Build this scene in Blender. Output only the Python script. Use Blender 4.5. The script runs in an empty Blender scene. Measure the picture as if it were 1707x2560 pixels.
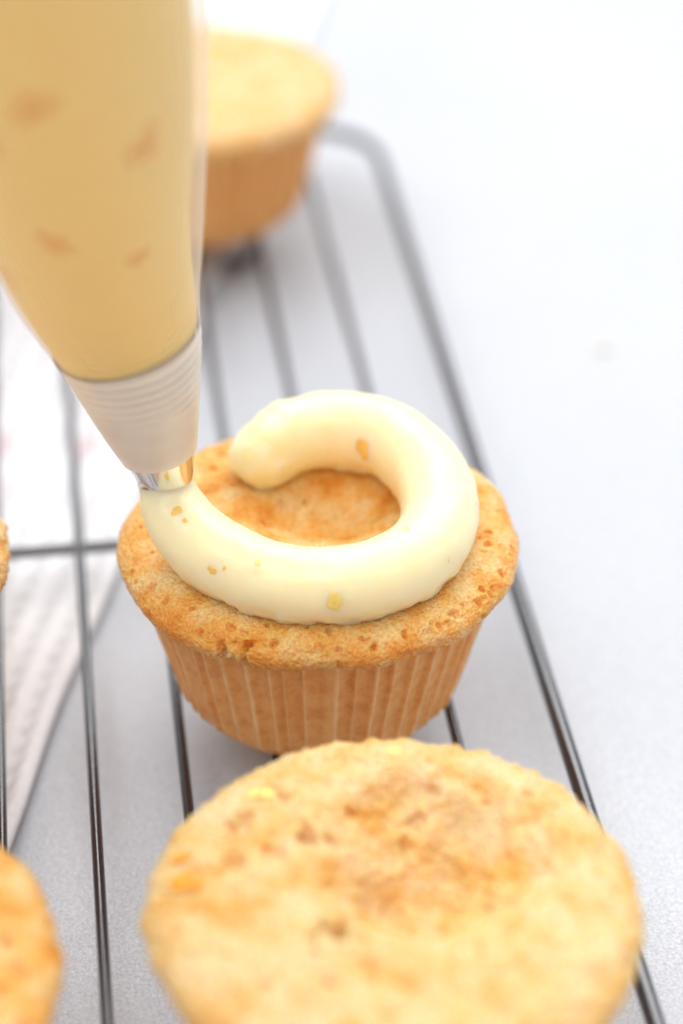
import bpy, math, random
import numpy as np
from mathutils import Vector, Matrix

# ------------------------------------------------------------------ camera, world, lights, exposure
sc = bpy.context.scene
COL = sc.collection
CM = 0.01                                   # everything below is written in centimetres

cam_d = bpy.data.cameras.new('camera')
cam = bpy.data.objects.new('camera', cam_d); COL.objects.link(cam); sc.camera = cam
cam.location = (0, 0, 26.98 * CM)
cam.rotation_euler = (math.radians(90 - 34.898), 0, 0)
cam_d.sensor_fit = 'VERTICAL'; cam_d.sensor_height = 36; cam_d.sensor_width = 24
cam_d.lens = 81.74
cam_d.clip_start = 0.005; cam_d.clip_end = 20
cam_d.dof.use_dof = True
cam_d.dof.focus_distance = 39.0 * CM
cam_d.dof.aperture_fstop = 6.0

world = bpy.data.worlds.new('World'); sc.world = world; world.use_nodes = True
bg = world.node_tree.nodes['Background']
bg.inputs['Color'].default_value = (0.975, 0.97, 1.0, 1); bg.inputs['Strength'].default_value = 0.60

def area(name, loc, target, size, power, color):
    d = bpy.data.lights.new(name, 'AREA'); d.shape = 'RECTANGLE'
    d.size, d.size_y = size[0] * CM, size[1] * CM; d.energy = power; d.color = color
    o = bpy.data.objects.new(name, d); COL.objects.link(o)
    o.location = [c * CM for c in loc]
    v = Vector([t - l for t, l in zip(target, loc)])
    o.rotation_euler = v.to_track_quat('-Z', 'Y').to_euler()
    return o
area('window_light', (80, 280, 310), (0, 36, 2), (400, 300), 158, (1.0, 0.99, 0.975))
area('overhead_fill', (-70, -40, 330), (0, 34, 0), (360, 300), 104, (0.98, 0.985, 1.0))  # unseen fill lamp, added overhead to lift the table at front left

sc.view_settings.view_transform = 'Standard'; sc.view_settings.look = 'None'
sc.view_settings.exposure = -0.03; sc.view_settings.gamma = 1.0
sc.cycles.use_denoising = True
sc.cycles.max_bounces = 10; sc.cycles.transparent_max_bounces = 12
sc.cycles.caustics_reflective = False; sc.cycles.caustics_refractive = False

# ------------------------------------------------------------------ helpers
def hash3(ix, iy, iz, seed):
    h = (ix.astype(np.int64) * 374761393 + iy.astype(np.int64) * 668265263 + iz.astype(np.int64) * 2147483647 + seed * 144665) & 0xffffffff
    h = ((h ^ (h >> 13)) * 1274126177) & 0xffffffff
    h = ((h ^ (h >> 16)) * 2246822519) & 0xffffffff
    return ((h ^ (h >> 15)) & 0xffffff) / float(0xffffff) * 2 - 1

def vnoise(P, freq, seed=0):
    Q = np.asarray(P) * freq + 1000.0
    I = np.floor(Q).astype(np.int64); F = Q - I; F = F * F * F * (F * (F * 6 - 15) + 10)
    out = 0
    for dx in (0, 1):
        for dy in (0, 1):
            for dz in (0, 1):
                w = (F[:, 0] if dx else 1 - F[:, 0]) * (F[:, 1] if dy else 1 - F[:, 1]) * (F[:, 2] if dz else 1 - F[:, 2])
                out = out + w * hash3(I[:, 0] + dx, I[:, 1] + dy, I[:, 2] + dz, seed)
    return out

def fbm(P, freq, octs=4, seed=0, gain=0.5):
    s = 0; a = 1; t = 0
    for o in range(octs):
        s = s + a * vnoise(P, freq * 2.03 ** o, seed + o); t += a; a *= gain
    return s / t

def spline(pts, n):
    """Catmull-Rom through rows of pts, n samples."""
    P = np.asarray(pts, float); P = np.vstack([2 * P[0] - P[1], P, 2 * P[-1] - P[-2]])
    u = np.linspace(0, len(P) - 3 - 1e-9, n); i = u.astype(int); t = (u - i)[:, None]
    a, b, c, d = P[i], P[i + 1], P[i + 2], P[i + 3]
    return 0.5 * (2 * b + (c - a) * t + (2 * a - 5 * b + 4 * c - d) * t ** 2 + (3 * b - a - 3 * c + d) * t ** 3)

def resample(Q, n):
    L = np.r_[0, np.cumsum(np.linalg.norm(np.diff(Q[:, :3], axis=0), axis=1))]
    s = np.linspace(0, L[-1], n)
    return np.stack([np.interp(s, L, Q[:, j]) for j in range(Q.shape[1])], 1)

def mesh_from(name, V, faces, mat, parent=None, smooth=True, origin=None, attrs=None):
    V = np.asarray(V, float)
    if origin is not None: V = V - np.asarray(origin)
    me = bpy.data.meshes.new(name)
    me.from_pydata((V * CM).tolist(), [], faces)
    if smooth: me.polygons.foreach_set('use_smooth', [True] * len(me.polygons))
    for k, a in (attrs or {}).items():
        at = me.attributes.new(k, 'FLOAT', 'POINT'); at.data.foreach_set('value', np.asarray(a, np.float32))
    me.update()
    if mat: me.materials.append(mat)
    o = bpy.data.objects.new(name, me); COL.objects.link(o)
    if parent: o.parent = parent
    elif origin is not None: o.location = [c * CM for c in origin]
    return o

def grid_faces(nr, nt, wrap=True):
    f = []
    for i in range(nr - 1):
        for j in range(nt if wrap else nt - 1):
            k = (j + 1) % nt
            f.append((i * nt + j, i * nt + k, (i + 1) * nt + k, (i + 1) * nt + j))
    return f

def grid_normals(G, wrap=True):
    du = np.gradient(G, axis=0)
    dv = (np.roll(G, -1, 1) - np.roll(G, 1, 1)) if wrap else np.gradient(G, axis=1)
    N = np.cross(du, dv); return N / (np.linalg.norm(N, axis=2, keepdims=True) + 1e-12)

def frames(Q):
    T = np.gradient(Q, axis=0); T /= np.linalg.norm(T, axis=1, keepdims=True)
    N = np.zeros_like(Q); up = np.array([0, 0, 1.0])
    if abs(T[0, 2]) > .9: up = np.array([1.0, 0, 0])
    n = up - T[0] * (up @ T[0])
    for i in range(len(Q)):
        n = n - T[i] * (n @ T[i]); n /= np.linalg.norm(n); N[i] = n
    return T, N, np.cross(T, N)

def tube(Q, R, nt, closed=False, caps=True):
    """Grid of points round a path; round end caps."""
    Q = np.asarray(Q, float); R = np.broadcast_to(np.asarray(R, float), (len(Q),)).copy()
    T, N, B = frames(Q)
    if closed:                                   # untwist
        pass
    a = np.linspace(0, 2 * np.pi, nt, endpoint=False)
    G = Q[:, None] + R[:, None, None] * (np.cos(a)[None, :, None] * N[:, None] + np.sin(a)[None, :, None] * B[:, None])
    if caps and not closed:
        ca = np.linspace(0, np.pi / 2, 8)[1:]
        ends = []
        for e, sgn in ((0, -1), (-1, 1)):
            rows = []
            for c in ca:
                rr = R[e] * max(math.cos(c), .004)
                rows.append(Q[e] + sgn * T[e] * R[e] * math.sin(c) + rr * (np.cos(a)[:, None] * N[e] + np.sin(a)[:, None] * B[e]))
            ends.append(np.array(rows))
        G = np.concatenate([ends[0][::-1], G, ends[1]], 0)
    return G

def tag(o, label=None, cat=None, group=None, kind=None):
    if label: o['label'] = label
    if cat: o['category'] = cat
    if group: o['group'] = group
    if kind: o['kind'] = kind
    return o

def empty(name, loc):
    o = bpy.data.objects.new(name, None); COL.objects.link(o)
    o.location = [c * CM for c in loc]; o.empty_display_size = 0.01
    return o

# ------------------------------------------------------------------ materials
class Mat:
    def __init__(s, name):
        s.m = bpy.data.materials.new(name); s.m.use_nodes = True
        s.t = s.m.node_tree; s.b = s.t.nodes['Principled BSDF']; s.out = s.t.nodes['Material Output']
    def n(s, typ, **kw):
        x = s.t.nodes.new(typ)
        for k, v in kw.items():
            if k in x.inputs.keys(): x.inputs[k].default_value = v
            else: setattr(x, k, v)
        return x
    def l(s, a, b): s.t.links.new(a, b)
    def coord(s):
        return s.n('ShaderNodeTexCoord').outputs['Object']
    def noise(s, scale, detail=4, rough=.55, co=None):
        x = s.n('ShaderNodeTexNoise', Scale=scale, Detail=detail, Roughness=rough)
        s.l(co or s.coord(), x.inputs['Vector']); return x.outputs['Fac']
    def ramp(s, fac, stops):
        r = s.n('ShaderNodeValToRGB'); e = r.color_ramp.elements
        while len(e) < len(stops): e.new(.5)
        for el, (p, c) in zip(e, stops): el.position = p; el.color = (*c, 1) if len(c) == 3 else c
        s.l(fac, r.inputs['Fac']); return r.outputs['Color']
    def mix(s, fac, a, b, mode='MIX'):
        x = s.n('ShaderNodeMix', data_type='RGBA', blend_type=mode)
        for sock, v in ((x.inputs[0], fac), (x.inputs[6], a), (x.inputs[7], b)):
            if hasattr(v, 'is_linked'): s.l(v, sock)
            elif isinstance(v, (int, float)): sock.default_value = v
            else: sock.default_value = (*v, 1)
        return x.outputs[2]
    def attr(s, name): return s.n('ShaderNodeAttribute', attribute_name=name).outputs['Fac']
    def bump(s, h, strength, dist):
        x = s.n('ShaderNodeBump', Strength=strength, Distance=dist); s.l(h, x.inputs['Height'])
        s.l(x.outputs['Normal'], s.b.inputs['Normal']); return x
    def set(s, **kw):
        for k, v in kw.items():
            i = s.b.inputs[k.replace('_', ' ')]
            if hasattr(v, 'is_linked'): s.l(v, i)
            elif isinstance(v, tuple) and len(v) == 3 and i.type == 'RGBA': i.default_value = (*v, 1)
            else: i.default_value = v
        return s

def mat_table():
    m = Mat('white_stone')
    g = m.noise(1700, 3, .75); big = m.noise(9, 3, .5)
    c = m.ramp(g, [(.30, (.445, .463, .495)), (.5, (.568, .588, .622)), (.70, (.70, .715, .742))])
    c2 = m.ramp(big, [(.3, (.95, .95, .96)), (.7, (1, 1, 1))])
    m.set(Base_Color=m.mix(1.0, c, c2, 'MULTIPLY'), Roughness=.7); m.b.inputs['Specular IOR Level'].default_value = .15
    m.bump(g, .5, .0005); return m.m

def mat_cake(name, pale, mid, brown, rimdark):
    m = Mat(name)
    n1 = m.noise(150, 4, .55); n2 = m.noise(1700, 3, .7)
    c = m.ramp(n1, [(.30, brown), (.46, mid), (.62, pale)])
    sp = m.ramp(n2, [(.34, (.80, .72, .60)), (.5, (1, 1, 1)), (.66, (1.08, 1.12, 1.2))])
    c = m.mix(1.0, c, sp, 'MULTIPLY')
    c = m.mix(m.attr('bake'), c, rimdark)
    m.set(Base_Color=c, Roughness=.27, Subsurface_Weight=.75, Subsurface_Scale=.005)
    m.b.inputs['Subsurface Radius'].default_value = (1.0, .36, .09)
    m.b.inputs['Specular IOR Level'].default_value = .45
    v = m.n('ShaderNodeTexVoronoi', Scale=1500.0); m.l(m.coord(), v.inputs['Vector'])
    add = m.n('ShaderNodeMath', operation='ADD'); m.l(n2, add.inputs[0]); m.l(v.outputs['Distance'], add.inputs[1])
    m.bump(add.outputs[0], 1.0, .0005); return m.m

def mat_frosting(name, col, scale=.011, w=1.0, rough=.33, rad=(1.0, .55, .16)):
    m = Mat(name)
    n = m.noise(700, 3, .6); n2 = m.noise(120, 3, .5)
    c = m.ramp(n2, [(.3, tuple(x * .97 for x in col)), (.7, col)])
    m.set(Base_Color=c, Roughness=rough, Subsurface_Weight=w, Subsurface_Scale=scale)
    m.b.inputs['Subsurface Radius'].default_value = rad
    m.b.inputs['Specular IOR Level'].default_value = .55
    m.bump(n, .10, .0003); return m.m

def mat_liner():
    m = Mat('parchment_paper')
    n = m.noise(420, 4, .65); n2 = m.noise(45, 2, .5)
    c = m.ramp(n, [(.35, (.76, .31, .066)), (.6, (.87, .44, .13))])
    c = m.mix(m.attr('ridge'), c, (.93, .66, .33))
    m.set(Base_Color=c, Roughness=.42, Subsurface_Weight=.25, Subsurface_Scale=.002)
    m.b.inputs['Specular IOR Level'].default_value = .4
    m.bump(n, .18, .0003); return m.m

def mat_wire():
    m = Mat('black_coated_wire')
    n = m.noise(1500, 2, .6)
    m.set(Base_Color=(.006, .009, .018), Roughness=.2); m.b.inputs['Coat Weight'].default_value = .35
    m.b.inputs['Coat Roughness'].default_value = .18
    m.b.inputs['Specular IOR Level'].default_value = 1.0
    m.bump(n, .15, .0003); return m.m

def mat_steel():
    m = Mat('polished_steel')
    n = m.noise(300, 2)
    m.set(Base_Color=(.86, .84, .82), Metallic=1.0, Roughness=.15); m.bump(n, .02, .0002); return m.m

def mat_plastic():
    m = Mat('clear_plastic_film')
    n = m.noise(260, 3, .6)
    m.set(Base_Color=m.mix(m.attr('smear'), (.88, .84, .76), (.90, .80, .68)), Roughness=.32)
    m.b.inputs['Specular IOR Level'].default_value = .5
    m.bump(n, .12, .0004)
    tr = m.n('ShaderNodeBsdfTransparent'); tl = m.n('ShaderNodeBsdfTranslucent', Color=(.9, .86, .78, 1))
    op = m.n('ShaderNodeMapRange'); m.l(m.attr('smear'), op.inputs['Value']); op.inputs['To Min'].default_value = .45; op.inputs['To Max'].default_value = .05
    mx0 = m.n('ShaderNodeMixShader'); m.l(op.outputs[0], mx0.inputs[0]); m.l(m.b.outputs[0], mx0.inputs[1]); m.l(tl.outputs[0], mx0.inputs[2])
    lw = m.n('ShaderNodeLayerWeight', Blend=.32)
    mr = m.n('ShaderNodeMapRange'); m.l(lw.outputs['Facing'], mr.inputs['Value'])
    mr.inputs['From Min'].default_value = 0; mr.inputs['From Max'].default_value = 1
    mr.inputs['To Min'].default_value = .10; mr.inputs['To Max'].default_value = .62
    mx = m.n('ShaderNodeMixShader'); sm = m.n('ShaderNodeMath', operation='MAXIMUM'); m.l(mr.outputs[0], sm.inputs[0]); m.l(m.attr('smear'), sm.inputs[1])
    m.l(sm.outputs[0], mx.inputs[0]); m.l(tr.outputs[0], mx.inputs[1]); m.l(mx0.outputs[0], mx.inputs[2])
    m.l(mx.outputs[0], m.out.inputs['Surface']); return m.m

def mat_towel():
    m = Mat('white_ribbed_cotton')
    n = m.noise(500, 3, .6)
    c = m.ramp(n, [(.3, (.77, .775, .795)), (.7, (.84, .845, .86))])
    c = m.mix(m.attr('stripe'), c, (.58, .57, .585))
    c = m.mix(m.attr('print'), c, (.72, .36, .40))
    m.set(Base_Color=c, Roughness=.9); m.b.inputs['Specular IOR Level'].default_value = .1
    m.bump(n, .4, .0005); return m.m

def mat_plain(name, col, rough=.4, sss=.3, scale=.002):
    m = Mat(name); n = m.noise(400, 3)
    m.set(Base_Color=m.ramp(n, [(.3, tuple(x * .85 for x in col)), (.7, col)]), Roughness=rough, Subsurface_Weight=sss, Subsurface_Scale=scale)
    m.bump(n, .2, .0004); return m.m

M_TABLE = mat_table(); M_WIRE = mat_wire(); M_STEEL = mat_steel(); M_PLASTIC = mat_plastic(); M_TOWEL = mat_towel()
M_LINER = mat_liner()
M_CAKE = mat_cake('golden_sponge', (.95, .65, .29), (.92, .49, .12), (.76, .28, .025), (.78, .28, .02))
M_CAKE_PALE = mat_cake('pale_sponge', (.92, .67, .365), (.89, .59, .25), (.82, .43, .10), (.82, .42, .07))
M_FROST = mat_frosting('cream_frosting', (.985, .83, .53))
M_FILL = mat_frosting('orange_curd_frosting', (.97, .65, .19), .006, .8, .5)
M_ZEST = mat_plain('orange_zest', (1.0, .60, .13), .4, .15, .0006); M_ZEST_Y = mat_plain('yellow_zest', (1.0, .76, .20), .4, .15, .0006)
M_BAKED = mat_plain('baked_orange_zest', (.88, .36, .025), .5, .15, .0006)
M_CRUMB = mat_plain('pale_crumb', (.86, .78, .55), .7)

# ------------------------------------------------------------------ setting: white table top
TZ = -1.4
nx = 60
xs = np.linspace(-160, 160, nx); ys = np.linspace(-60, 200, nx)
top = mesh_from('tabletop', [(-160, -60, TZ), (160, -60, TZ), (160, 200, TZ), (-160, 200, TZ),
                             (-160, -60, TZ - 3), (160, -60, TZ - 3), (160, 200, TZ - 3), (-160, 200, TZ - 3)],
                [(0, 1, 2, 3), (7, 6, 5, 4), (0, 4, 5, 1), (1, 5, 6, 2), (2, 6, 7, 3), (3, 7, 4, 0)], M_TABLE, smooth=False)
tag(top, 'white speckled stone tabletop under the rack', kind='structure')

# ------------------------------------------------------------------ tea towel (lies flat on the table under the rack)
def tea_towel():
    A = np.array([-6.28, 26.0]); d = np.array([.134, 1.0]); d /= np.linalg.norm(d); nrm = np.array([-d[1], d[0]])   # nrm: away from the edge, to the left
    us = np.r_[np.linspace(1.5, .06, 14), np.linspace(0, .22, 10), np.linspace(.26, 7, 190), np.linspace(7.2, 34, 70)]
    nb = 14                                                   # first rows: the underside of the lifted hem
    vs = np.linspace(-8, 58, 560)
    U, V = np.meshgrid(us, vs, indexing='ij')
    under = np.zeros_like(U); under[:nb] = 1
    wob = .07 * np.sin(V * .31) + .05 * np.sin(V * .83 + 1)
    X = A[0] + d[0] * V + nrm[0] * (U + wob); Y = A[1] + d[1] * V + nrm[1] * (U + wob)
    per = .60
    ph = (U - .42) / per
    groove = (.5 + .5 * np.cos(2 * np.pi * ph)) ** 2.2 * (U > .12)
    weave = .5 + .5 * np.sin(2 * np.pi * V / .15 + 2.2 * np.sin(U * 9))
    P = np.stack([X.ravel(), Y.ravel(), 0 * X.ravel()], 1)
    fold = (.16 * np.maximum(0, vnoise(P, .09, 5)) + .05 * vnoise(P, .3, 6)).reshape(U.shape)
    lift = np.clip((14 - V) / 16, .25, 1.0) * .34 * np.exp(-(U / 1.1) ** 2)
    edge = np.clip(U / .22, 0, 1)
    H = .10 + .16 * np.sqrt(1 - (1 - edge) ** 2) + lift - groove * (.075 + .05 * weave) + fold * np.clip(U / 2, 0, 1)
    H += .012 * vnoise(P, 9, 8).reshape(U.shape)
    Hu = .02 + lift + .08 * np.exp(-(U / .05) ** 2)
    H = np.where(under > 0, Hu, H)
    Z = TZ + .02 + H
    G = np.stack([X, Y, Z], 2)
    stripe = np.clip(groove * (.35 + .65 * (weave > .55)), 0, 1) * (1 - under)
    pr = np.zeros_like(U)
    for (px, py, rx, ry) in ((-5.55, 42.85, .38, .5), (-7.55, 42.9, .5, .6), (-7.6, 41.2, .5, .5), (-9.4, 42.0, .6, .6), (-1.9, 45.6, .3, .4)):
        q = ((X - px) / rx) ** 2 + ((Y - py) / ry) ** 2
        pr = np.maximum(pr, np.clip(1.2 - q, 0, 1) * .35)
    n1, n2 = U.shape
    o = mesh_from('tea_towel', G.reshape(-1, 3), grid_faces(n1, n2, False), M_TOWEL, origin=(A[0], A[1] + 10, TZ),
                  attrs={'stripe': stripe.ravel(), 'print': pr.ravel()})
    tag(o, 'white ribbed tea towel lying on the table under the left half of the rack', 'tea towel')
tea_towel()

# ------------------------------------------------------------------ cooling rack
PSI = -.1287; CS, SN = math.cos(PSI), math.sin(PSI)
def rk(u, v, z): return (u * CS + v * SN, -u * SN + v * CS, z)
def cooling_rack():
    root = empty('cooling_rack', rk(0, 40, TZ)); o0 = np.array(rk(0, 40, TZ))
    tag(root, 'black wire cooling rack with rounded corner carrying the cupcakes', 'cooling rack')
    def wire(name, pts, r, nt=20, caps=True):
        G = tube(np.array(pts), r, nt, caps=caps)
        return mesh_from(name, G.reshape(-1, 3), grid_faces(G.shape[0], nt), M_WIRE, root, origin=o0)
    U1 = 8.02; U0 = U1 - 24.6; V0, V1 = 12.0, 56.3; rc = 2.0; rf = .155
    loop = []
    for cu, cv, a0 in ((U1 - rc, V1 - rc, 0), (U0 + rc, V1 - rc, 90), (U0 + rc, V0 + rc, 180), (U1 - rc, V0 + rc, 270)):
        for a in np.radians(np.linspace(a0, a0 + 90, 13)): loop.append((cu + rc * math.cos(a), cv + rc * math.sin(a)))
    # dense closed loop built straight from its own plane
    L = np.array(loop + loop[:1]); L = resample(np.c_[L, 0 * L[:, :1]], 400)[:-1, :2]
    T = np.roll(L, -1, 0) - np.roll(L, 1, 0); T /= np.linalg.norm(T, axis=1, keepdims=True); N = np.stack([T[:, 1], -T[:, 0]], 1)
    nt = 24; a = np.linspace(0, 2 * np.pi, nt, endpoint=False)
    V = []
    for i in range(len(L)):
        for t in a: V.append(rk(L[i, 0] + N[i, 0] * rf * math.cos(t), L[i, 1] + N[i, 1] * rf * math.cos(t), -.10 + rf * math.sin(t)))
    n = len(L); F = [(i * nt + j, i * nt + (j + 1) % nt, ((i + 1) % n) * nt + (j + 1) % nt, ((i + 1) % n) * nt + j) for i in range(n) for j in range(nt)]
    mesh_from('frame_wire', V, F, M_WIRE, root, origin=o0)
    r = .100
    u = -1.9825 + 1.6177 * 5
    k = 0
    while u > U0 + 1:
        vv = np.linspace(V0 + .05, V1 - .05, 40)
        b = .02 * np.sin(vv * .2 + k * 1.7)
        wire('wire', [rk(u + bb, v, -r) for v, bb in zip(vv, b)], r)
        u -= 1.6177; k += 1
    for v in (38.22, 20.6):
        wire('cross_wire', [rk(uu, v, -2 * r - .118) for uu in np.linspace(U0 + .05, U1 - .05, 30)], .12)
    for v in (51.4, 17.0):                                  # bent wire feet hanging from pairs of wires
        for uc in (3.68, -13.3):
            P = spline([rk(uc - .81, v, -.2), rk(uc - .80, v, -.7), rk(uc - .62, v, TZ + .18), rk(uc, v, TZ + .14), rk(uc + .62, v, TZ + .18), rk(uc + .80, v, -.7), rk(uc + .81, v, -.2)], 60)
            wire('foot', P, .14)
cooling_rack()

# ------------------------------------------------------------------ cupcakes
PROFILE = [(0.0, 3.52), (1.0, 3.52), (2.0, 3.51), (2.75, 3.47), (3.12, 3.41), (3.35, 3.30), (3.48, 3.14), (3.50, 3.0), (3.44, 2.85), (3.28, 2.76), (3.05, 2.70), (2.9, 2.5)]
def cupcake(loc, scale, label, seed, cake_mat, res=(240, 720), pits=(), npits=260, hollows=(), flecks=(), rot=0.0, rough=1.0, liner_seg=14, lumps=1.0):
    rng = np.random.default_rng(seed)
    root = empty('cupcake', loc); root.rotation_euler.z = rot
    tag(root, label, 'cupcake', 'cupcakes cooling on the wire rack')
    # cake
    nr, nt = res
    pr = resample(spline([(r, z, 0) for r, z in PROFILE], 400), nr)
    a = np.linspace(0, 2 * np.pi, nt, endpoint=False)
    circ = np.stack([np.cos(a), np.sin(a), 0 * a], 1)
    rs = 1 + .012 * vnoise(circ, 1.2, seed) + .010 * vnoise(circ, 3.1, seed + 3) + .006 * vnoise(circ, 8, seed + 4)
    rad = np.maximum(pr[:, 0], .004)
    k = np.clip((rad / 3.5) ** 3, 0, 1)
    Rg = rad[:, None] * (1 + (rs[None] - 1) * k[:, None])
    G = np.stack([Rg * np.cos(a), Rg * np.sin(a), np.repeat(pr[:, 1:2], nt, 1)], 2)
    lipz = .07 * vnoise(circ, 2.2, seed + 7) + .04 * vnoise(circ, 6, seed + 8)
    G[..., 2] += lipz[None] * k[:, None]
    P = G.reshape(-1, 3)
    h = np.zeros(len(P))
    topw = np.clip((P[:, 2] - 3.2) / .15, 0, 1)
    inner = np.zeros(len(P))
    for (x, y, r, d) in hollows:
        q = np.sqrt((P[:, 0] - x) ** 2 + (P[:, 1] - y) ** 2) + .18 * r * vnoise(P, 1.7 / r, seed + 21)
        t = np.clip(1 - q / r, 0, 1); P[:, 2] -= d * (t * t * (3 - 2 * t)) * topw; inner = np.maximum(inner, np.minimum(1, 2 * t) * min(1, d))
    G = P.reshape(nr, nt, 3); N = grid_normals(G).reshape(-1, 3)
    if N[nt * 3 + 5, 2] < 0: N = -N
    h += .050 * rough * fbm(P, 1.5, 3, seed + 1) + .022 * rough * fbm(P, 6, 3, seed + 2, .6) + .011 * rough * fbm(P, 19, 2, seed + 5)
    lipw = np.clip((np.hypot(P[:, 0], P[:, 1]) - 2.9) / .4, 0, 1)
    h += lipw * rough * (.015 * vnoise(P, 13, seed + 6) + .014 * vnoise(P, 27, seed + 9))
    h += (1 - lipw) * rough * (.014 * vnoise(P, 12, seed + 6) + .008 * vnoise(P, 25, seed + 9))
    if rough > 1: h += lumps * np.clip((P[:, 2] - 2.0) / .3, 0, 1) * (.055 * fbm(P, 3.4, 2, seed + 55) + .03 * np.abs(vnoise(P, 7.5, seed + 56)))
    h += inner * rough * (.050 * fbm(P, 2.0, 2, seed + 51) + .014 * fbm(P, 5, 2, seed + 52))      # torn crumb where the middle was dug out
    # pores
    pts = list(pits)
    for _ in range(npits):
        rr = 3.45 * math.sqrt(rng.random()); aa = rng.random() * 2 * math.pi
        sz = .025 + .09 * rng.random() ** 4
        pts.append((rr * math.cos(aa), rr * math.sin(aa), sz, sz * (.7 + .7 * rng.random())))
    for _ in range(npits // 3):                                   # pores on the lip itself
        aa = rng.random() * 2 * math.pi; sz = .03 + .06 * rng.random() ** 3
        pts.append((3.42 * math.cos(aa), 3.42 * math.sin(aa), sz, sz * .9))
    warp = .38 * vnoise(P, 5, seed + 11) + .42 * vnoise(P, 11, seed + 12)
    up = P[:, 2] > 2.72
    for (x, y, r, d) in pts:
        m = np.nonzero((np.abs(P[:, 0] - x) < 1.5 * r) & (np.abs(P[:, 1] - y) < 1.5 * r) & up)[0]
        if len(m) == 0: continue
        q = np.hypot(P[m, 0] - x, (P[m, 1] - y)) / r + warp[m]
        t = np.clip(1 - q, 0, 1); h[m] -= d * np.minimum(1, 2.0 * t) * (t > 0)
    fade = np.clip((rad - 0.0) / .15, 0, 1); fade = np.repeat(fade, nt)
    P2 = P + N * (h * fade)[:, None]
    rn = np.hypot(P[:, 0], P[:, 1])
    bake = np.clip((rn - 3.05) / .5, 0, 1) * .55 + np.clip((3.05 - P[:, 2]) / .3, 0, 1) * .4
    bake = np.clip(bake + .35 * fbm(P, 1.6, 3, seed + 31) * np.clip(rn / 2.5, 0, 1), 0, 1) * np.clip(.6 + .9 * fbm(P, 4, 3, seed + 33), 0, 1)
    F = grid_faces(nr, nt) + [tuple(range(nt))[::-1]]
    cake = mesh_from('cake', P2 * scale, F, cake_mat, root, attrs={'bake': bake})
    # pleated paper liner
    npl = 50; nt2 = npl * liner_seg; nr2 = 26
    zz = np.r_[.02, .03, .06, .12, .20, np.linspace(.3, 2.86, nr2 - 5)]
    base_r = np.where(zz < .3, 2.46 - .16 * ((.3 - zz) / .3) ** 2, 2.46 + .232 * (zz - .0))
    a2 = np.linspace(0, 2 * np.pi, nt2, endpoint=False)
    c2 = np.stack([np.cos(a2), np.sin(a2), 0 * a2], 1)
    ph = a2 / (2 * np.pi) * npl + .30 * vnoise(c2, 7, seed + 41) + .12 * vnoise(c2, 19, seed + 42)
    fr = ph - np.floor(ph); idx = np.floor(ph).astype(int) % npl
    amp = (.75 + .5 * rng.random(npl))[idx]
    saw = np.where(fr < .24, fr / .24, np.clip(1 - (fr - .24) / .55, 0, 1) ** 1.6)           # crisp fold, soft return
    zf = .55 + .45 * zz / 2.86
    rr = base_r[:, None] + (.125 * zf[:, None] * amp[None] * saw[None] - .02) * np.clip(zz / .25, .15, 1)[:, None]
    GL = np.stack([rr * np.cos(a2), rr * np.sin(a2), np.repeat(zz[:, None], nt2, 1)], 2)
    PL = GL.reshape(-1, 3)
    bul = .02 * vnoise(PL, 1.1, seed + 44) + .012 * vnoise(PL, 4, seed + 45)
    PL = PL * np.c_[1 + bul / 3, 1 + bul / 3, np.ones_like(bul)]
    ridge = np.repeat((np.clip((saw - .62) / .38, 0, 1) ** 1.3 * (.55 + .35 * amp))[None], len(zz), 0).ravel()
    ridge = np.clip(.95 * ridge * (.75 + .5 * vnoise(PL, 3, seed + 47)), 0, 1)
    mesh_from('liner', PL * scale, grid_faces(len(zz), nt2) + [tuple(range(nt2))[::-1]], M_LINER, root, attrs={'ridge': ridge})
    # flecks of zest baked into the crumb
    for (x, y, r, mt) in flecks:
        i = np.argmin((P2[:, 0] - x) ** 2 + (P2[:, 1] - y) ** 2 + 1e3 * (P2[:, 2] < 2.9))
        fleck(cake, P2[i] * scale + N[i] * r * .35, N[i], r * 1.25, mt, seed + int(abs(x) * 100))
    return root, cake

def fleck(parent, pos, nrm, r, mt, seed):
    rng = np.random.default_rng(seed)
    n = Vector(nrm).normalized(); q = n.to_track_quat('Z', 'Y').to_matrix() @ Matrix.Rotation(rng.random() * 6.28, 3, 'Z')
    nt, rows = 14, []
    a = np.linspace(0, 2 * np.pi, nt, endpoint=False)
    prof = 1 + .16 * np.sin(a * 2 + rng.random() * 6) + .10 * np.sin(a * 3 + rng.random() * 6) + .13 * rng.standard_normal(nt)
    core = []
    for s, z in ((.05, .09), (.3, .088), (.55, .078), (.75, .06), (.9, .035), (1.0, -.01), (.9, -.2), (.4, -.3)):
        core += [max(0, min(1, (1.0 - s) / .8)) if z >= -.05 else 0] * nt
        rows.append(np.stack([r * s * prof * np.cos(a), .82 * r * s * prof * np.sin(a), 0 * a + z * r], 1))
    V = np.concatenate(rows); V = V @ np.array(q).T + np.asarray(pos)
    return mesh_from('zest_fleck', V, grid_faces(len(rows), nt) + [tuple(range(nt))], mt, parent, attrs={'core': core})

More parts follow.
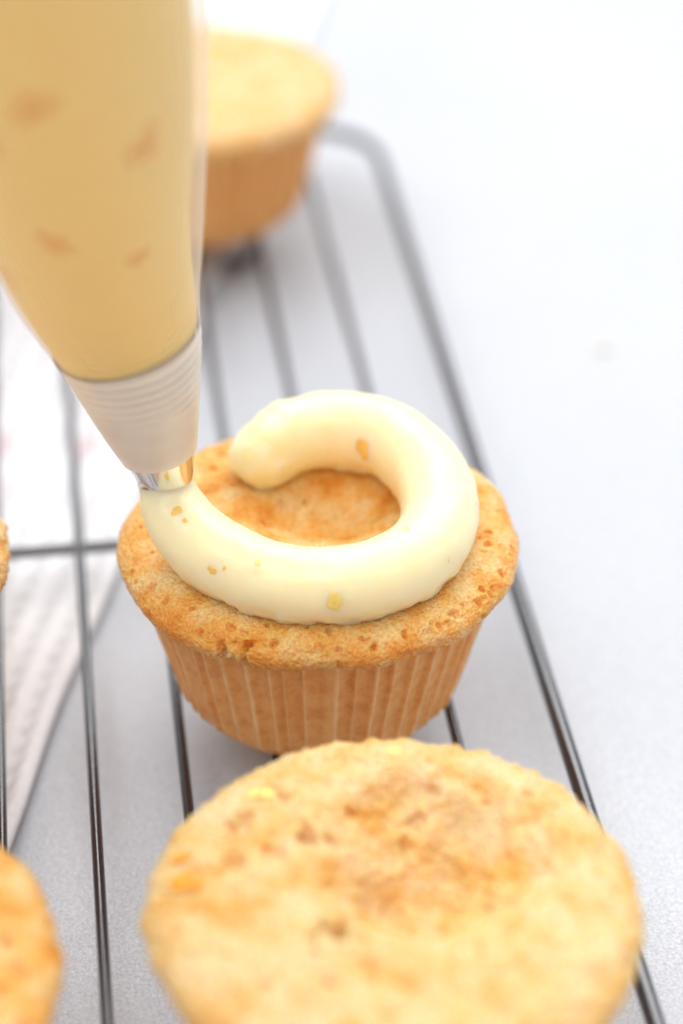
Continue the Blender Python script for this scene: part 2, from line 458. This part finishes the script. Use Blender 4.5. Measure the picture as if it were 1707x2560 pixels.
C0 = (-.414, 33.364, 0)
cup_c, cake_c = cupcake(C0, 1.0, 'golden cupcake in the middle with a ring of cream frosting being piped on top', 11, M_CAKE, res=(300, 900),
    pits=[(-1.58, -3.16, .13, .16), (-1.05, -3.2, .06, .08), (-.69, -3.22, .10, .12), (-1.2, -3.28, .06, .07), (-2.79, -1.68, .10, .10), (.75, -3.2, .08, .09), (-2.6, -2.05, .12, .10), (.05, -3.38, .09, .08), (1.9, -2.75, .05, .07)],
    npits=330, rot=.0, rough=.68, hollows=[(.25, .45, 1.75, .62), (-.5, .2, .9, .15)])
cupcake((.763, 24.235, 0), 1.0137, 'pale frontmost cupcake with a hollow dug in its crumbly top', 23, M_CAKE_PALE, res=(260, 760),
    pits=[(-.79, -.76, .36, .85), (-1.24, 1.15, .22, .26), (-.85, 1.11, .18, .2), (-2.21, 1.34, .26, .22), (-2.31, .51, .22, .22), (-2.9, .3, .2, .12), (-1.7, .7, .2, .14), (.0, -.2, .18, .14), (-.4, -1.6, .22, .12), (1.0, -1.2, .3, .12), (-.3, .35, .12, .12), (.4, 1.9, .14, .12), (1.3, .2, .14, .12), (-1.6, 1.9, .12, .12), (.2, 1.5, .13, .14)],
    hollows=[(.55, .75, 2.05, 1.3), (-.3, 1.3, 1.0, .26), (1.3, .0, 1.2, .30), (.2, -.2, 1.0, .2), (-1.2, 1.1, .7, .14), (-.2, .5, .6, .18), (.7, 1.5, .5, .14)], npits=130, rough=1.45,
    flecks=[(-3.05, .69, .12, M_BAKED), (-3.0, .1, .15, M_BAKED), (-2.8, .03, .13, M_BAKED), (-1.85, 1.95, .10, M_ZEST_Y), (.05, 2.9, .09, M_ZEST_Y), (-2.05, 2.0, .08, M_ZEST_Y)])
cupcake((-7.435, 22.803, 0), 1.0, 'golden cupcake cut off by the lower left corner of the photo', 37, M_CAKE, res=(160, 480), rough=1.1, npits=180,
    pits=[(3.0, -.1, .16, .14), (2.7, -.9, .2, .2), (2.75, .35, .18, .16), (3.2, -1.1, .12, .1), (2.75, -.55, .14, .14)])
cupcake((-9.27, 32.536, 0), 1.0, 'cupcake peeking in at the left edge, level with the middle cupcake', 41, M_CAKE_PALE, res=(140, 420), npits=160, rough=1.2)
cupcake((-3.574, 52.198, 0), 1.0122, 'blurred cupcake at the far end of the rack behind the piping bag', 53, M_CAKE_PALE, res=(120, 360), npits=100, rough=.8,
    hollows=[(-.2, .3, 2.6, .28)])

# ------------------------------------------------------------------ frosting ring on the middle cupcake
def frosting():
    path = [(-1.45, 34.76, 3.92), (-1.02, 35.20, 4.02), (-.62, 35.42, 4.04), (-.10, 35.52, 4.05), (.74, 35.22, 4.05), (1.43, 34.36, 4.04), (1.71, 33.15, 4.03), (1.53, 32.02, 4.02),
            (.84, 31.18, 4.0), (-.32, 30.80, 4.0), (-1.40, 31.12, 4.0), (-2.26, 31.80, 4.04), (-2.63, 32.17, 4.17), (-2.86, 32.48, 4.38), (-2.975, 32.67, 4.62), (-3.004, 32.72, 4.80), (-3.01, 32.72, 4.97)]
    rads = [.58, .67, .695, .70, .695, .685, .685, .675, .665, .66, .655, .645, .60, .54, .475, .435, .41]
    Q = resample(np.c_[spline(path, 500), spline([(r, 0, 0) for r in rads], 500)[:, :1]], 340)
    for _ in range(160): Q[1:-1] = .25 * Q[:-2] + .5 * Q[1:-1] + .25 * Q[2:]
    nt = 72
    G = tube(Q[:, :3], Q[:, 3], nt)
    P = G.reshape(-1, 3); N = grid_normals(G).reshape(-1, 3)
    ctr = np.repeat(np.concatenate([np.repeat(Q[:1, :3], 7, 0), Q[:, :3], np.repeat(Q[-1:, :3], 7, 0)]), nt, 0)
    s = np.sign(((P - ctr) * N).sum(1)); N = N * s[:, None]
    start = np.clip((-.55 - P[:, 0]) / .6, 0, 1) * np.clip((P[:, 1] - 33.9) / .3, 0, 1)
    nearbase = np.clip((3.85 - P[:, 2]) / .3, 0, 1)
    h = start * (.09 * vnoise(P, 1.5, 67) + .035 * vnoise(P, 3.6, 68)) + .030 * vnoise(P, .9, 61) + .018 * vnoise(P, 2.2, 62) + .006 * vnoise(P, 6, 63) + .0035 * vnoise(P, 18, 64) + nearbase * (.045 * vnoise(P, 3.2, 65) + .03 * vnoise(P, 8, 66))
    rng = np.random.default_rng(9)
    for i in rng.integers(0, len(P), 26):                     # a few burst air bubbles
        q = np.linalg.norm(P - P[i], axis=1) / (.025 + .03 * rng.random()); h -= .018 * np.clip(1 - q * q, 0, 1)
    P = P + N * h[:, None]
    o0 = np.array(C0)
    fr = mesh_from('frosting', P, grid_faces(G.shape[0], nt) + [tuple(range(nt))[::-1], tuple(range(len(P) - nt, len(P)))], M_FROST, cup_c, origin=o0)
    camp = np.array([0, 0, 26.98])
    for (tx, ty, tz, r, mt) in ((-.12, 30.02, 4.15, .15, M_ZEST_Y), (-2.75, 31.9, 4.75, .10, M_ZEST), (-2.6, 31.75, 4.65, .05, M_ZEST), (-2.05, 30.98, 4.2, .085, M_ZEST), (-1.9, 30.88, 4.3, .04, M_ZEST),
                                (1.06, 31.5, 4.63, .085, M_FROSTFLECK), (.45, 34.75, 4.15, .17, M_ZEST), (2.25, 32.75, 4.35, .06, M_FROSTFLECK), (-1.35, 30.75, 4.5, .06, M_FROSTFLECK), (1.75, 31.3, 4.2, .05, M_FROSTFLECK)):
        d2 = ((P - np.array([tx, ty, tz])) ** 2).sum(1); i = int(np.argmin(d2))
        fleck(fr, P[i] - o0 + N[i] * r * .02, N[i], r, mt, int(1000 + r * 900 + abs(tx) * 77))
M_FROSTFLECK = mat_plain('pale_zest', (.97, .80, .30), .4, .15, .0006)
frosting()

# ------------------------------------------------------------------ piping bag
def piping_bag():
    # centre line (x, y, z) and radius from the tip upwards
    ax = [(-3.002, 32.726, 4.751), (-3.022, 32.716, 5.176), (-3.2, 32.666, 6.183), (-3.436, 32.597, 7.497), (-3.555, 32.558, 8.04), (-3.782, 32.459, 9.175), (-4.118, 32.311, 11.545),
          (-4.493, 32.094, 13.965), (-4.938, 31.896, 16.335), (-5.333, 31.699, 18.31), (-5.629, 31.501, 19.692), (-5.876, 31.403, 20.68), (-6.073, 31.304, 21.667)]
    rb = [.505, .59, .864, 1.185, 1.303, 1.58, 2.09, 2.49, 2.745, 2.57, 1.68, .74, .40]
    A = resample(np.c_[spline(ax, 600), spline([(r, 0, 0) for r in rb], 600)[:, :1]], 420)
    L = np.r_[0, np.cumsum(np.linalg.norm(np.diff(A[:, :3], axis=0), axis=1))]
    org = np.array(ax[0])
    root = empty('piping_bag', ax[0])
    tag(root, 'clear plastic piping bag full of orange flecked frosting, its steel tip over the middle cupcake', 'piping bag')
    T, N, B = frames(A[:, :3])
    def at(s): return np.array([np.interp(s, L, A[:, j]) for j in range(4)]), np.array([np.interp(s, L, T[:, j]) for j in range(3)]), np.array([np.interp(s, L, N[:, j]) for j in range(3)])
    def shell(name, ss, rf, mat, nt=120, bump=None, shift=None, cap0=False, cap1=False):
        a = np.linspace(0, 2 * np.pi, nt, endpoint=False); rows = []
        for s in ss:
            c, t, n = at(s); n = n - t * (n @ t); n /= np.linalg.norm(n); b = np.cross(t, n)
            r = rf(s, c[3]); rr = r + (bump(s, a) if bump else 0 * a)
            cc = c[:3] + (shift(s) if shift else 0)
            rows.append(cc + rr[:, None] * (np.cos(a)[:, None] * n + np.sin(a)[:, None] * b))
        G = np.array(rows); F = grid_faces(len(rows), nt)
        if cap0: F.append(tuple(range(nt))[::-1])
        if cap1: F.append(tuple(range((len(rows) - 1) * nt, len(rows) * nt)))
        return mesh_from(name, G.reshape(-1, 3), F, mat, root, origin=org), G
    # steel tip: open cone, walls with thickness
    tipL = 2.84
    ss = np.r_[np.linspace(.02, tipL, 60)]
    shell('tip', np.r_[ss, ss[::-1], ss[:1]], None or (lambda s, r, st=[0]: r - .045), M_STEEL)
    tip = bpy.data.objects['tip']
    me = tip.data; n = len(ss) * 120
    co = np.empty(len(me.vertices) * 3); me.vertices.foreach_get('co', co); co = co.reshape(-1, 3)
    # inner wall a little smaller than the outer
    for i, s in enumerate(ss[::-1]):
        c, t, nn = at(s); cc = (c[:3] - org) * CM
        sl = slice(n + i * 120, n + (i + 1) * 120); co[sl] = cc + (co[sl] - cc) * .93
    me.vertices.foreach_set('co', co.ravel()); me.update()
    # plastic film
    rng = np.random.default_rng(5)
    ph = rng.random(12) * 6.28
    def wr(s, a):
        w = .026 * math.exp(-((s - 2.55) / .6) ** 2) * np.sin(s * 34 + .7 * np.sin(a + ph[0]) + .5 * np.sin(2 * a + ph[1])) * (.6 + .4 * np.sin(a * 2 + ph[2]))
        w = w + .010 * np.sin(3 * a + s * 1.1 + ph[3]) * min(1, s / 3) + .006 * np.sin(7 * a + .6 * s + ph[4]) * min(1, s / 3)
        if s > 3: w = w + .03 * min(1, (s - 3) / 3) * np.sin(2 * a + .5 * s + ph[5])
        if s > 14: w = w + .10 * (s - 14) / 3 * np.sin(9 * a + s * 1.5)
        return w
    sb = np.r_[np.linspace(.70, 4.2, 110), np.linspace(4.3, L[-1] - .02, 110)]
    bag, GB = shell('bag', sb, lambda s, r: r + (.05 * min(1, max(0, (s - 3.1) / 1.2))), M_PLASTIC, 160, wr, cap1=True)
    PB = GB.reshape(-1, 3); sB = np.repeat(sb, 160)                 # a smear of frosting left inside the film round the tip
    smear = np.clip((3.13 - sB) / .16, 0, 1) * np.clip(.92 + .05 * fbm(PB * (1, 1, 2.2), 1.6, 3, 71), 0, .98)
    at_ = bag.data.attributes.new('smear', 'FLOAT', 'POINT'); at_.data.foreach_set('value', smear.astype(np.float32))
    # frosting inside
    s0 = 2.90
    def fr(s, r):
        e = min(1, max(0, (s - s0 + .001) / .14)); return (r - .05 - .07 * min(1, max(0, (s - 3.2) / 2))) * math.sqrt(max(1 - (1 - e) ** 2.5, .0001))
    def sh(s): return np.array([-.07, -.02, 0]) * min(1, max(0, (s - 3.3) / 2))
    fill, G = shell('filling', np.r_[s0 + np.linspace(0, .14, 12), np.linspace(s0 + .17, 15.2, 76)], fr, M_FILL, 120,
                    lambda s, a: .02 * np.sin(3 * a + s) * min(1, max(0, s - 3.8)), sh, cap0=True, cap1=True)
    NG = grid_normals(G); c = G.mean(1, keepdims=True); NG = NG * np.sign((NG * (G - c)).sum(2, keepdims=True))
    P = G.reshape(-1, 3); NN = NG.reshape(-1, 3)
    return fill, P, NN, org
fill, PF, NF, ORG = piping_bag()
def mat_soft_fleck():
    m = Mat('candied_orange'); n = m.noise(500, 2)
    r = m.n('ShaderNodeMapRange'); m.l(m.attr('core'), r.inputs['Value']); r.inputs['To Max'].default_value = .38
    m.set(Base_Color=m.ramp(n, [(.3, (.92, .40, .03)), (.7, (.95, .45, .05))]), Roughness=.6, Alpha=r.outputs[0])
    return m.m
M_ZESTBAG = mat_soft_fleck()
# orange flecks pressed against the film, found by where they sit on the filling
def near_fill(x, z, r, mt, sd):
    d2 = (PF[:, 0] - x) ** 2 + (PF[:, 2] - z) ** 2 + 1e3 * (NF[:, 1] > 0)
    i = int(np.argmin(d2)); fleck(fill, PF[i] - ORG - NF[i] * r * .06, NF[i], r * 2.2, mt, sd)
for k, (x, z, r) in enumerate([(-4.33, 12.75, .22), (-4.25, 10.35, .17), (-2.95, 11.75, .2), (-5.2, 12.0, .22), (-5.25, 9.25, .14), (-3.0, 15.1, .2), (-3.1, 9.85, .12), (-5.1, 14.2, .15)]):
    near_fill(x * .9875, 26.98 + (z - 26.98) * .9875, r, M_ZESTBAG, 300 + k)

# ------------------------------------------------------------------ a crumb on the table
def crumb():
    nt, nr = 20, 14; a = np.linspace(0, 2 * np.pi, nt, endpoint=False); t = np.linspace(.02, np.pi - .02, nr)
    G = np.stack([np.sin(t)[:, None] * np.cos(a), np.sin(t)[:, None] * np.sin(a), np.repeat(np.cos(t)[:, None], nt, 1)], 2)
    P = G.reshape(-1, 3) * (.13, .11, .08); P = P * (1 + .25 * vnoise(P, 9, 3))[:, None]
    o = mesh_from('crumb', P + (0, 0, .07), grid_faces(nr, nt), M_CRUMB); o.location = (6.2 * CM, 47.37 * CM, TZ * CM)
    tag(o, 'tiny pale crumb alone on the white table right of the rack', 'crumb')
crumb()
